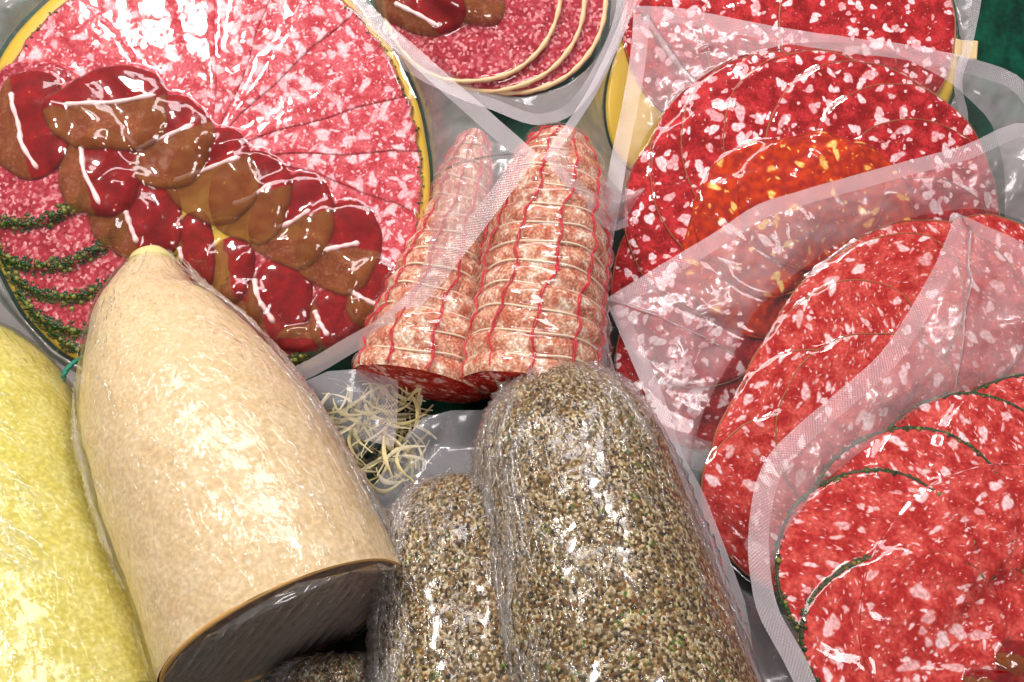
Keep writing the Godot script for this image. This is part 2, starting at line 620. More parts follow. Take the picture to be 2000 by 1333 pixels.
# lay a slice on what is already in the pack: it drapes over the pieces under it
func lay(pk: Pack, called: String, c: Vector2, r: PackedFloat32Array, thick: float, material: Material, puff := 0.0, uvturn := 0.0, uvrect := 0.0, parent: Node = null, uvc := Vector2.INF) -> MeshInstance3D:
	var n := r.size()
	var rmax := 0.0
	for x in r:
		rmax = maxf(rmax, x)
	var x0 := clampi(int((c.x - rmax - pk.lo.x) / pk.res) - 4, 0, pk.nx - 1)
	var x1 := clampi(int((c.x + rmax - pk.lo.x) / pk.res) + 4, 0, pk.nx - 1)
	var y0 := clampi(int((c.y - rmax - pk.lo.y) / pk.res) - 4, 0, pk.ny - 1)
	var y1 := clampi(int((c.y + rmax - pk.lo.y) / pk.res) + 4, 0, pk.ny - 1)
	pk.blur(x0, x1, y0, y1, 3, false)
	var rings := clampi(int(rmax / 0.0024), 8, 40)
	var v := PackedVector3Array()
	var uv := PackedVector2Array()
	var uo := Vector2(rng.randf(), rng.randf()) if uvrect == 0.0 else Vector2.ZERO
	for g in rings + 2:
		var f := minf(pow(float(g) / rings, 0.85), 1.0)
		var low := g == rings + 1
		for k in n:
			var d := Vector2.from_angle(TAU * k / n)
			var p := c + d * (r[k] * f)
			var h := pk.sample(pk.S, p)
			var prof := profile(f, puff)
			v.append(Vector3(p.x, h + (thick * prof if not low else -0.0006), p.y))
			var t := (p - (c if uvc == Vector2.INF else uvc)).rotated(uvturn)
			uv.append((t / uvrect + Vector2(0.5, 0.5)) if uvrect > 0.0 else t + uo)
	var o := obj(called, sheet(rings + 2, n, true, v, uv), material, parent if parent else pk.root)
	for j in range(y0, y1 + 1):
		for i in range(x0, x1 + 1):
			var p := pk.lo + Vector2(i, j) * pk.res - c
			var l := p.length()
			if l > rmax:
				continue
			var f := l / r_at(r, p.angle())
			if f < 1.0:
				pk.H[j * pk.nx + i] = pk.S[j * pk.nx + i] + thick * profile(f, puff)
	return o

func profile(f: float, puff: float) -> float:
	var flat := 1.0 if f < 0.96 else sqrt(maxf(0.0, 1.0 - pow((f - 0.96) / 0.04, 2.0))) * 0.75 + 0.25
	if puff <= 0.0:
		return flat
	return lerpf(flat, pow(maxf(0.0, 1.0 - pow(f, 3.2)), 0.62) * 0.85 + 0.15, puff)

# a strip or bead that follows points on top of the pack
func bead(pk: Pack, called: String, pts: Array, rad: float, material: Material, parent: Node, lift := 0.0, closed := false, fill := 0.0) -> MeshInstance3D:
	var path := []
	var rr := []
	for k in pts.size():
		var p: Vector2 = pts[k]
		path.append(Vector3(p.x, pk.sample(pk.H, p) + lift, p.y))
		rr.append(rad * (1.0 + 0.18 * sin(k * 1.7) + 0.12 * sin(k * 0.61)) * (1.0 if closed or (k > 0 and k < pts.size() - 1) else 0.35))
	for t in 2:
		for k in range(1, path.size() - 1):
			path[k].y = (path[k - 1].y + 2 * path[k].y + path[k + 1].y) / 4.0
	return obj(called, tube(path, rr, 8, closed), material, parent)

func rim_points(c: Vector2, r: PackedFloat32Array, a0: float, a1: float, shrink := 0.99, n := 60) -> Array:
	var out := []
	for k in n:
		var a := lerpf(a0, a1, float(k) / (n - 1))
		out.append(c + Vector2.from_angle(a) * r_at(r, a) * shrink)
	return out

# chopped green herbs along a rim, one joined part
func herbs(pk: Pack, pts: Array, width: float, count: int, parent: Node, size := 0.0016, berries := 0.12) -> void:
	var v := PackedVector3Array()
	var uv := PackedVector2Array()
	var col := PackedColorArray()
	var idx := PackedInt32Array()
	for i in count:
		var f := rng.randf() * (pts.size() - 1)
		var k := int(f)
		var p: Vector2 = pts[k].lerp(pts[mini(k + 1, pts.size() - 1)], f - k)
		p += Vector2(rng.randfn(), rng.randfn()) * width * 0.5
		var o := Vector3(p.x, pk.sample(pk.H, p) + 0.0003, p.y)
		var berry := rng.randf() < berries
		var s := size * rng.randf_range(0.6, 1.5) * (1.25 if berry else 1.0)
		var b := Basis.from_euler(Vector3(rng.randf() * TAU, rng.randf() * TAU, rng.randf() * TAU)).scaled(Vector3(s, s * (1.0 if berry else 0.55), s * (1.0 if berry else rng.randf_range(0.5, 1.0))))
		var tone := rng.randf()
		var c := Color(0.008, 0.035, 0.006).lerp(Color(0.05, 0.12, 0.015), tone * tone)
		if berry:
			c = Color(0.10, 0.13, 0.02).lerp(Color(0.24, 0.24, 0.05), tone)
		elif rng.randf() < 0.12:
			c = Color(0.22, 0.12, 0.02)
		var first := v.size()
		for q in [Vector3.UP, Vector3.DOWN, Vector3.LEFT, Vector3.RIGHT, Vector3.FORWARD, Vector3.BACK]:
			v.append(o + b * q)
			uv.append(Vector2.ZERO)
			col.append(c)
		for t in [[0, 3, 4], [0, 4, 2], [0, 2, 5], [0, 5, 3], [1, 4, 3], [1, 2, 4], [1, 5, 2], [1, 3, 5]]:
			idx.append_array([first + t[0], first + t[1], first + t[2]])
	var arr := []
	arr.resize(Mesh.ARRAY_MAX)
	arr[Mesh.ARRAY_VERTEX] = v
	arr[Mesh.ARRAY_TEX_UV] = uv
	arr[Mesh.ARRAY_COLOR] = col
	arr[Mesh.ARRAY_INDEX] = idx
	var st := SurfaceTool.new()
	st.create_from_arrays(arr)
	st.generate_normals()
	obj("herb_rim", st.commit(), M.herb, parent).set_meta("kind", "stuff")

func board(pk: Pack, c: Vector2, r: PackedFloat32Array, material: Material, called := "backing_card") -> void:
	lay(pk, called, c, r, 0.002, material)

# the film: clings to the food, then a loose margin out to the bag's edge with a welded seam
func wrap_film(pk: Pack, c: Vector2, food: PackedFloat32Array, bag: Array, weld: float, seed_: int, sag := 0.004, cling: Material = M.film_tight) -> void:
	var nz := FastNoiseLite.new()
	nz.seed = seed_
	nz.frequency = 28.0
	nz.fractal_octaves = 3
	var rd := FastNoiseLite.new()
	rd.seed = seed_ + 1
	rd.frequency = 22.0
	rd.fractal_type = FastNoiseLite.FRACTAL_RIDGED
	rd.fractal_octaves = 2
	pk.blur(0, pk.nx - 1, 0, pk.ny - 1, 1, true)
	var F := pk.S
	# clinging part
	var n := 300
	var rings := 96
	var v := PackedVector3Array()
	var uv := PackedVector2Array()
	for g in rings:
		var f := float(g) / (rings - 1)
		for k in n:
			var th := TAU * k / n
			var p := c + Vector2.from_angle(th) * r_at(food, th) * 1.02 * f
			var h := pk.sample(F, p) + 0.0011 + 0.0003 * nz.get_noise_2d(p.x, p.y) + 0.0007 * maxf(0.0, rd.get_noise_2d(p.x, p.y) - 0.55)
			v.append(Vector3(p.x, h, p.y))
			uv.append(p)
	var fo := obj("cling_film", sheet(rings, n, true, v, uv), cling, pk.root)
	# loose margin
	var W := []
	var sharp := []
	for b in bag:
		W.append(pk.inv * pt(b[0], b[1], b[2]))
		sharp.append(b.size() > 3)
	var V := []
	for i in W.size():
		var j := (i + 1) % W.size()
		var pa: Vector3 = W[i] if sharp[i] else W[i - 1]
		var pd: Vector3 = W[j] if sharp[j] else W[(i + 2) % W.size()]
		for k in 4:
			V.append(W[i].cubic_interpolate(W[j], pa, pd, k / 4.0))
	var N := V.size()
	var area := 0.0
	for i in N:
		area += Vector2(V[i].x, V[i].z).cross(Vector2(V[(i + 1) % N].x, V[(i + 1) % N].z))
	var inner := []
	for i in N:
		var a: Vector3 = V[(i - 1 + N) % N]
		var b: Vector3 = V[i]
		var d: Vector3 = V[(i + 1) % N]
		var e1 := Vector2(b.x - a.x, b.z - a.z).normalized()
		var e2 := Vector2(d.x - b.x, d.z - b.z).normalized()
		var n1 := Vector2(-e1.y, e1.x) * signf(area)
		var n2 := Vector2(-e2.y, e2.x) * signf(area)
		var bis := (n1 + n2).normalized()
		var off := bis * weld / maxf(0.35, bis.dot(n1))
		inner.append(Vector3(b.x + off.x, b.y, b.z + off.y))
	var outer_pts := []
	var inner_pts := []
	var bx := PackedVector2Array()
	var dist := 0.0
	for i in N:
		var L: float = V[i].distance_to(V[(i + 1) % N])
		var steps := clampi(int(L / 0.0035), 1, 60)
		for s in steps:
			var t := float(s) / steps
			outer_pts.append(V[i].lerp(V[(i + 1) % N], t))
			inner_pts.append(inner[i].lerp(inner[(i + 1) % N], t))
			bx.append(Vector2(dist + L * t, 0))
		dist += L
	var m := outer_pts.size()
	v = PackedVector3Array()
	uv = PackedVector2Array()
	for g in 4:
		for k in m:
			var p: Vector3 = inner_pts[k].lerp(outer_pts[k], g / 3.0)
			p.y += 0.0012 * nz.get_noise_2d(p.x, p.z)
			v.append(p)
			uv.append(Vector2(bx[k].x, g / 3.0 * weld))
	var seam := sheet(4, m, true, v, uv)
	var R := 26
	v = PackedVector3Array()
	uv = PackedVector2Array()
	for g in R:
		var f := float(g) / (R - 1)
		for k in m:
			var q: Vector3 = inner_pts[k]
			var th := Vector2(q.x - c.x, q.z - c.y).angle()
			var s := c + Vector2.from_angle(th) * r_at(food, th) * 1.015
			var hs := pk.sample(F, s) + 0.0012
			var p := Vector3(s.x, hs, s.y).lerp(q, f)
			var span := Vector2(q.x - s.x, q.z - s.y).length()
			var e := pow(f, 0.6)
			p.y = lerpf(hs, q.y, f) - sag * sin(PI * pow(f, 0.7)) * clampf(span / 0.05, 0, 1)
			p.y += clampf(span / 0.04, 0.1, 1.0) * sin(PI * e) * (0.0035 * nz.get_noise_2d(p.x * 0.8, p.z * 0.8) + 0.014 * maxf(0.0, rd.get_noise_2d(p.x * 0.45, p.z * 0.45) - 0.35)) + 0.0012 * nz.get_noise_2d(p.x, p.z) * f
			v.append(p)
			uv.append(Vector2(p.x, p.z))
	var mo := obj("bag_margin", sheet(R, m, true, v, uv), M.margin, pk.root)
	obj("weld_seam", seam, M.seal, mo)

# ------------------------------------------------------------------ the pieces
func ham(pk: Pack, cx: float, cy: float, rx: float, ry: float, turn: float, line: Array, lean: float, thick := 0.0055) -> void:
	# lean: the angle (photo degrees, y down) from the amber half to the dark half
	var poly := ellipse_px(pk, cx, cy, rx * 1.02, ry * 1.02, turn, 0.09, 60, 2.3)
	var c := loc(pk, cx, cy)
	var r := soften(radii_of(c, poly, 60), 1)
	var d := loc(pk, cx + cos(lean) * 30, cy + sin(lean) * 30) - c
	var span := 0.0
	for x in r:
		span = maxf(span, x)
	var uvc := c
	if line.size():
		var lm: Array = line[line.size() / 2]
		uvc = loc(pk, lm[0], lm[1])
	var o := lay(pk, "ham_slice", c, r, thick, M.ham, 1.0, -PI / 2 - d.angle(), span * 3.2, null, uvc)
	if line.size():
		var pts := []
		var path := []
		for p in line:
			var q := loc(pk, p[0], p[1])
			path.append(Vector3(q.x, 0, q.y))
		for p in smooth_path(path, 7):
			pts.append(Vector2(p.x, p.z))
		bead(pk, "fat_line", pts, 0.0017, M.fat, o, -0.0004)

func build_left_platter() -> void:
	var pk := pack("vacuum_pack", "round gold platter of pink marbled salami wedges, glossy ham and herb edged slices", "vacuum pack", [420, 340, 0.035], [800, 340, 0.036], [420, 0, 0.036], 0.2)
	rng.seed = 100
	var c := loc(pk, 410, 330)
	var br := soften(radii_of(c, poly_px(pk, [[840, 330], [838, 400], [815, 500], [770, 590], [700, 665], [600, 720], [480, 752], [350, 752], [220, 735], [120, 690], [45, 610], [-10, 500], [-32, 380], [-35, 250], [-10, 130], [40, 55], [120, -20], [220, -70], [340, -95], [470, -95], [590, -65], [690, 0], [770, 100], [820, 210]]), 120), 2)
	board(pk, c, br, M.board)
	# folded salami slices, a fan of wedges
	var hub := Vector2(395, 300)
	var seams := [-206.0, -168.0, -140.0, -101.0, -80.0, -55.0, -28.0, -13.0, 3.0, 27.0]
	for i in range(seams.size() - 2, -1, -1):
		var a0 := deg_to_rad(seams[i])
		var a1 := deg_to_rad(seams[i + 1] + 13.0)
		var hb := hub + Vector2(rng.randf_range(-20, 30), rng.randf_range(-20, 20))
		var ps := [hb + Vector2.from_angle((a0 + a1) / 2) * -18.0]
		var bow := rng.randf_range(-16, 16)
		for k in 15:
			var a := lerpf(a0, a1, k / 14.0)
			# reach out to just inside the card
			var dl := loc(pk, hub.x + cos(a) * 100, hub.y + sin(a) * 100) - loc(pk, hub.x, hub.y)
			var reach := 100.0
			for s in range(100, 600, 4):
				var q := loc(pk, hub.x + cos(a) * s, hub.y + sin(a) * s) - c
				if q.length() > r_at(br, q.angle()) * (0.975 if i > 2 else 0.945):
					break
				reach = s
			ps.append(hub + Vector2.from_angle(a) * (reach - 2.0 + 3.0 * sin(k * 1.9 + i)))
		var ends := [ps[1], ps[15]]
		for k in range(1, 8):
			var f := k / 8.0
			var across: Vector2 = (ends[1] - ps[0]).orthogonal().normalized()
			ps.append(ends[1].lerp(ps[0], f) + across * (bow * sin(f * PI) + 3.5 * sin(f * 14.0 + i)))
		var poly := []
		var cen := Vector2.ZERO
		for p in ps:
			var q := loc(pk, p.x, p.y)
			poly.append(q)
		cen = (poly[0] + poly[8] * 1.6 + poly[3] * 0.7 + poly[13] * 0.7) / 4.0
		var r := radii_of(cen, poly, 90)
		var o := lay(pk, "salami_slice", cen, r, 0.0012, M.pink, 0.0, rng.randf() * TAU)
		var edge := []
		for k in range(1, 16):
			edge.append(cen + (poly[k] - cen) * 0.985)
		bead(pk, "rind", edge, 0.0007, M.brown_rind, o)
		herbs(pk, edge, 0.002, 22, o, 0.0011, 0.05)
	# fine salami with herb rims
	for s in [[575, 600, 140, 135], [196, 560, 150, 150], [178, 500, 158, 155], [150, 430, 165, 160], [108, 370, 172, 165], [70, 290, 172, 165]]:
		var sc := loc(pk, s[0], s[1])
		var r := soften(radii_of(sc, ellipse_px(pk, s[0], s[1], s[2], s[3], 0.0, 0.02), 90), 1)
		for k in r.size():
			var q := sc + Vector2.from_angle(TAU * k / r.size()) * r[k] - c
			var lim := r_at(br, q.angle()) * 0.965
			if q.length() > lim:
				r[k] = maxf(0.002, r[k] - (q.length() - lim) * 1.05)
		r = soften(r, 1)
		var o := lay(pk, "fine_salami_slice", sc, r, 0.0032, M.fine, 0.0, rng.randf() * TAU)
		herbs(pk, rim_points(sc, r, 0.0, PI * 1.1, 0.97), 0.0044, 950, o, 0.0014, 0.08)
	# ham, the lower row first, then the upper row from right to left
	var H := [
		[480, 590, 44, 42, 0.0, [], -1.2],
		[545, 588, 60, 80, 0.1, [[497, 545], [512, 590], [536, 632]], -0.2],
		[590, 662, 52, 26, -0.1, [], -PI / 2 + PI],
		[658, 622, 54, 60, 0.2, [[614, 606], [626, 632], [642, 658]], -0.2],
		[448, 525, 44, 68, 0.05, [], -0.3],
		[378, 485, 36, 78, -0.12, [[346, 480], [352, 510]], -0.1],
		[270, 425, 80, 84, 0.0, [[256, 418], [266, 448], [278, 480]], -0.35],
		[202, 345, 74, 86, -0.18, [[171, 293], [182, 345], [216, 411]], -0.3],
		[62, 248, 76, 108, -0.12, [[27, 184], [44, 240], [58, 290], [87, 338]], -0.3],
		[735, 572, 58, 68, 0.35, [[680, 568], [712, 585], [748, 602]], -0.95],
		[660, 480, 82, 90, 0.15, [[636, 491], [668, 481], [702, 474]], -PI / 2 + 0.12],
		[568, 428, 84, 92, 0.15, [[540, 444], [574, 430], [607, 411]], -PI / 2 - 0.3],
		[486, 383, 82, 88, 0.2, [[452, 397], [494, 384], [532, 362]], -PI / 2 - 0.3],
		[415, 343, 88, 92, -0.5, [[335, 351], [400, 330], [471, 309]], -PI / 2 - 0.3],
		[335, 276, 74, 92, 0.2, [[262, 291], [320, 268], [378, 243]], -PI / 2 - 0.35],
		[216, 214, 112, 86, -0.12, [[134, 213], [215, 201], [304, 185]], -PI / 2 - 0.12],
	]
	pk.raise = 0.009
	for h in H:
		ham(pk, h[0], h[1], h[2], h[3], h[4], h[5], h[6])
	pk.raise = 0.0
	wrap_film(pk, c, br, [[560, -150, 0.03], [690, -18, 0.035], [870, 142, 0.07], [1052, 302, 0.1, 1], [985, 395, 0.1], [905, 500, 0.096], [840, 580, 0.088], [760, 650, 0.075], [690, 690, 0.055], [585, 748, 0.03], [430, 800, 0.02], [230, 790, 0.02], [100, 740, 0.02], [20, 660, 0.02], [-60, 560, 0.02], [-130, 380, 0.02], [-130, 120, 0.025], [-60, -30, 0.03], [40, -130, 0.03], [300, -190, 0.03]], 0.0108, 7, -0.014, M.film)

func build_top_pack() -> void:
	var pk := pack("vacuum_pack", "pack of fine salami slices with cream casing rings beside dark ham in crumpled film", "vacuum pack", [970, 60, 0.012], [1100, 60, 0.012], [970, 0, 0.013], 0.16)
	rng.seed = 200
	var c := loc(pk, 950, 0)
	var food := soften(radii_of(c, poly_px(pk, [[1190, 0], [1185, 70], [1150, 130], [1100, 168], [1020, 190], [940, 180], [860, 140], [790, 80], [720, 0], [700, -100], [780, -170], [950, -190], [1100, -150], [1170, -80]]), 100), 1)
	for s in [[998, 2, 187], [960, 2, 184], [922, -2, 174]]:
		var sc := loc(pk, s[0], s[1])
		var r := soften(radii_of(sc, ellipse_px(pk, s[0], s[1], s[2], s[2], 0, 0.008), 90), 1)
		var o := lay(pk, "fine_salami_slice", sc, r, 0.0035, M.fine, 0.0, rng.randf() * TAU)
		bead(pk, "cream_casing", rim_points(sc, r, 0, TAU, 0.985, 120).slice(0, 119), 0.0017, M.cream_rind, o, 0.0002, true)
	ham(pk, 900, 5, 92, 44, 0.5, [[905, -30], [930, 0], [948, 22]], -2.4, 0.007)
	ham(pk, 820, 10, 92, 62, 0.55, [[775, 22], [815, 45], [860, 72]], -0.9, 0.007)
	wrap_film(pk, c, food, [[1225, -20, 0.02], [1215, 60, 0.02], [1185, 130, 0.022], [1150, 190, 0.02], [1105, 232, 0.022], [1040, 244, 0.02], [960, 215, 0.018], [880, 185, 0.016], [780, 130, 0.015], [690, 30, 0.015], [640, -80, 0.015], [760, -210, 0.015], [1000, -230, 0.015], [1180, -160, 0.018]], 0.008, 17, 0.002)

func fan(pk: Pack, list: Array, material: Material, thick: float, rind: Material, rind_r: float, called := "salami_slice", wob := 0.03, green := false) -> void:
	for s in list:
		var sc := loc(pk, s[0], s[1])
		var r := soften(radii_of(sc, ellipse_px(pk, s[0], s[1], s[2], s[3], s[4] if s.size() > 4 else 0.0, wob, 96), 110), 1)
		var o := lay(pk, called, sc, r, thick, material, 0.0, rng.randf() * TAU)
		var pts := rim_points(sc, r, 0, TAU, 0.99, 120)
		pts.remove_at(119)
		bead(pk, "rind", pts, rind_r, rind, o, 0.0, true)
		if green:
			herbs(pk, pts, 0.0016, 420, o, 0.0012, 0.04)

func build_back_right() -> void:
	var pk := pack("vacuum_pack", "pack of red salami on a yellow card, mostly hidden under milky film at the back", "vacuum pack", [1530, 100, 0.012], [1700, 100, 0.012], [1530, 0, 0.012], 0.2)
	rng.seed = 300
	var c := loc(pk, 1530, 110)
	var br := soften(radii_of(c, poly_px(pk, [[1872, 110], [1868, 160], [1830, 260], [1730, 340], [1540, 380], [1350, 370], [1230, 335], [1196, 290], [1183, 230], [1184, 180], [1195, 130], [1220, 60], [1250, 0], [1330, -110], [1480, -170], [1640, -160], [1790, -90], [1858, 0]]), 110), 1)
	board(pk, c, br, M.board)
	for s in [[1385, 40, 172, 215], [1560, 60, 190, 210], [1690, 60, 175, 200]]:
		var sc := loc(pk, s[0], s[1])
		var r := soften(radii_of(sc, ellipse_px(pk, s[0], s[1], s[2], s[3], 0, 0.03), 90), 1)
		var o := lay(pk, "salami_slice", sc, r, 0.002, M.red, 0.0, rng.randf() * TAU)
		var pts := rim_points(sc, r, 0, TAU, 0.99, 100)
		pts.remove_at(99)
		bead(pk, "rind", pts, 0.0006, M.brown_rind, o, 0.0, true)
	# cream card corner that sticks out beside the slices
	var cc := loc(pk, 1888, 98)
	lay(pk, "paper_label", cc, radii_of(cc, poly_px(pk, [[1862, 78], [1911, 80], [1908, 118], [1860, 114]]), 60), 0.0012, M.cream_board)
	wrap_film(pk, c, br, [[1922, -30, 0.02], [1900, 90, 0.018], [1880, 160, 0.016], [1892, 240, 0.014], [1880, 320, 0.012], [1700, 400, 0.012], [1400, 400, 0.012], [1240, 440, 0.03], [1172, 440, 0.075], [1060, 306, 0.092, 1], [1140, 190, 0.05], [1190, 90, 0.03], [1232, -15, 0.03], [1270, -120, 0.02], [1500, -200, 0.015], [1800, -190, 0.015], [1925, -120, 0.018]], 0.006, 23, 0.002)

func build_oval_fat() -> void:
	var pk := pack("vacuum_pack", "pack of deep red salami with white fat ovals round orange paprika salami slices", "vacuum pack", [1560, 420, 0.032], [1800, 420, 0.032], [1560, 200, 0.036], 0.2)
	rng.seed = 400
	var c := loc(pk, 1570, 450)
	var br := soften(radii_of(c, poly_px(pk, [[1955, 450], [1955, 330], [1930, 240], [1850, 165], [1740, 108], [1640, 88], [1540, 92], [1430, 120], [1340, 180], [1270, 260], [1225, 360], [1195, 480], [1180, 600], [1200, 720], [1290, 820], [1450, 880], [1650, 880], [1820, 800], [1920, 650]]), 110), 1)
	var bd := br.duplicate()
	for k in bd.size():
		bd[k] *= 0.93
	board(pk, c, bd, M.board)
	fan(pk, [[1400, 690, 200, 190], [1372, 560, 180, 200], [1400, 420, 182, 205], [1440, 330, 175, 200], [1500, 290, 175, 190], [1580, 282, 175, 185], [1665, 298, 178, 178], [1745, 345, 180, 178], [1775, 410, 178, 170], [1790, 540, 165, 190]], M.red, 0.0019, M.brown_rind, 0.0004)
	fan(pk, [[1640, 430, 130, 140], [1470, 500, 140, 160], [1500, 430, 150, 150], [1570, 400, 140, 132]], M.paprika, 0.0019, M.paprika, 0.0006, "paprika_slice", 0.05)
	wrap_film(pk, c, br, [[1238, 12, 0.04, 1], [1330, 16, 0.036], [1480, 45, 0.034], [1650, 72, 0.034], [1760, 85, 0.034], [1890, 112, 0.034], [2010, 165, 0.034], [2060, 300, 0.034], [2060, 600, 0.03], [1950, 800, 0.02], [1700, 940, 0.012], [1400, 930, 0.012], [1230, 850, 0.02], [1180, 760, 0.03], [1150, 640, 0.045], [1160, 500, 0.05], [1178, 400, 0.045], [1195, 300, 0.042], [1216, 200, 0.04], [1232, 100, 0.04]], 0.0108, 29, 0.003)

func build_streaky() -> void:
	var pk := pack("vacuum_pack", "pack of coarse red salami slices with thin orange brown edges under a bag corner", "vacuum pack", [1720, 760, 0.043], [1950, 760, 0.043], [1720, 560, 0.053], 0.24)
	rng.seed = 500
	var c := loc(pk, 1760, 830)
	var food := soften(radii_of(c, poly_px(pk, [[2120, 830], [2080, 600], [2010, 440], [1900, 412], [1780, 430], [1620, 492], [1530, 560], [1470, 620], [1430, 710], [1380, 800], [1354, 900], [1360, 1010], [1400, 1100], [1460, 1155], [1600, 1230], [1800, 1260], [2000, 1150]]), 110), 1)
	fan(pk, [[1930, 640, 200, 220], [1800, 620, 205, 190], [1690, 640, 215, 150, -0.7], [1620, 740, 210, 150, -0.9], [1560, 880, 200, 165, -1.2], [1580, 990, 215, 180, 0.4], [1700, 850, 190, 200]], M.coarse, 0.0017, M.brown_rind, 0.0005, "salami_slice", 0.03)
	wrap_film(pk, c, food, [[1182, 585, 0.067, 1], [1300, 512, 0.063], [1400, 452, 0.061], [1480, 400, 0.061], [1600, 362, 0.061], [1750, 320, 0.061], [1880, 285, 0.061], [2020, 243, 0.061], [2140, 400, 0.057], [2200, 800, 0.051], [2100, 1200, 0.041], [1800, 1420, 0.030], [1480, 1370, 0.020], [1420, 1180, 0.020], [1350, 990, 0.030], [1304, 900, 0.041], [1268, 790, 0.053], [1225, 685, 0.059]], 0.0100, 31, -0.006)

func build_herb_edged() -> void:
	var pk := pack("vacuum_pack", "pack of red salami slices with dark green herb edges and a folded bag corner", "vacuum pack", [1840, 1120, 0.056], [1980, 1120, 0.056], [1840, 940, 0.062], 0.22)
	rng.seed = 600
	var c := loc(pk, 1880, 1140)
	var food := soften(radii_of(c, poly_px(pk, [[2200, 1140], [2160, 900], [2060, 740], [1990, 738], [1870, 772], [1780, 812], [1690, 882], [1600, 955], [1535, 1045], [1508, 1135], [1520, 1210], [1565, 1290], [1620, 1380], [1760, 1480], [1960, 1480], [2120, 1400]]), 110), 1)
	fan(pk, [[2000, 930, 190, 195], [1880, 960, 190, 190], [1770, 1030, 195, 190], [1700, 1110, 190, 185, 0.4], [1760, 1250, 200, 170]], M.coarse, 0.0026, M.green_rind, 0.0009, "salami_slice", 0.02, true)
	fan(pk, [[1985, 1210, 320, 300]], M.coarse, 0.0012, M.coarse, 0.0003, "salami_slice", 0.03)
	ham(pk, 1985, 1290, 48, 34, 0.1, [], -PI / 2, 0.008)
	ham(pk, 1920, 1335, 46, 26, 0.0, [], -PI / 2, 0.008)
	wrap_film(pk, c, food, [[1868, 415, 0.091, 1], [1830, 510, 0.088], [1780, 600, 0.084], [1720, 690, 0.084], [1640, 762, 0.080], [1560, 830, 0.076], [1500, 892, 0.072], [1470, 970, 0.069], [1462, 1080, 0.064], [1478, 1190, 0.064], [1530, 1290, 0.059], [1600, 1420, 0.054], [1760, 1560, 0.054], [2000, 1560, 0.054], [2250, 1400, 0.054], [2280, 1000, 0.064], [2200, 640, 0.074], [2010, 485, 0.084]], 0.0108, 37, -0.004)

# sausage body: rings along an axis
func body(called: String, path: Array, radii: Array, seg: int, material: Material, parent: Node, capped := true, lump := 0.0, seed_ := 1, grow := 0.0) -> MeshInstance3D:
	var nz := FastNoiseLite.new()
	nz.seed = seed_
	nz.frequency = 18.0
	var v := PackedVector3Array()
	var uv := PackedVector2Array()
	var n := path.size()
	var t0: Vector3 = (path[n - 1] - path[0]).normalized()
	var along := 0.0
	var rm := 0.0
	for r in radii:
		rm = maxf(rm, r)
	for i in n:
		var p: Vector3 = path[i]
		if i > 0:
			along += p.distance_to(path[i - 1])
		var t: Vector3 = (path[mini(i + 1, n - 1)] - path[maxi(i - 1, 0)]).normalized()
		var side := t.cross(Vector3.UP).normalized()
		var u2 := side.cross(t)
		for k in seg + 1:
			var w := TAU * k / seg
			var d := side * cos(w) + u2 * sin(w)
			var r: float = radii[i]
			var q := p + d * r
			r += lump * nz.get_noise_3d(q.x, q.y, q.z) * minf(1.0, r / 0.02) + grow
			v.append(p + d * r)
			uv.append(Vector2(w * rm, along))
	var m := sheet_dir(n, seg + 1, v, uv, path)
	return obj(called, m, material, parent)

func sheet_dir(rows: int, n: int, v: PackedVector3Array, uv: PackedVector2Array, path: Array) -> ArrayMesh:
	var c: Vector3 = path[path.size() / 2]
	var idx := PackedInt32Array()
	for r in rows - 1:
		for k in n - 1:
			var a := r * n + k
			var b := r * n + k + 1
			var e := (r + 1) * n + k
			var f := (r + 1) * n + k + 1
			idx.append_array([a, b, e, b, f, e])
	return commit(v, uv, idx, Vector3.ZERO, c, true)

func disc(called: String, p: Vector3, t: Vector3, r: float, material: Material, parent: Node, dome := 0.0) -> MeshInstance3D:
	var side := t.cross(Vector3.UP).normalized()
	var u2 := side.cross(t)
	var v := PackedVector3Array()
	var uv := PackedVector2Array()
	for g in 14:
		var f := g / 13.0
		for k in 64:
			var w := TAU * k / 64
			var o := (side * cos(w) + u2 * sin(w)) * r * f
			v.append(p + o + t * dome * (1.0 - f * f))
			uv.append(Vector2(cos(w), sin(w)) * r * f)
	return obj(called, sheet(14, 64, true, v, uv, t), material, parent)

# axis from far end a to near end b with a radius profile [[fraction, radius], ...]
func log_axis(a: Vector3, b: Vector3, prof: Array, n: int) -> Array:
	var path := []
	var radii := []
	for i in n:
		var f := float(i) / (n - 1)
		path.append(a.lerp(b, f))
		var r := 0.0
		for k in prof.size() - 1:
			if f <= prof[k + 1][0] + 1e-6:
				var t: float = (f - prof[k][0]) / (prof[k + 1][0] - prof[k][0])
				r = lerpf(prof[k][1], prof[k + 1][1], t)
				break
		radii.append(r)
	return [path, radii]

func dome_profile(r: float, cap: float, taper := 0.0, tip := 0.002) -> Array:
	var out := []
	for k in 15:
		var f := k / 14.0
		out.append([cap * (1.0 - cos(f * PI / 2)), tip + (r * (1.0 - taper) - tip) * sin(f * PI / 2)])
	out.append([1.0, r])
	return out

func local(o: Node3D, list: Array) -> Array:
	var out := []
	for p in list:
		out.append(p - o.position)
	return out

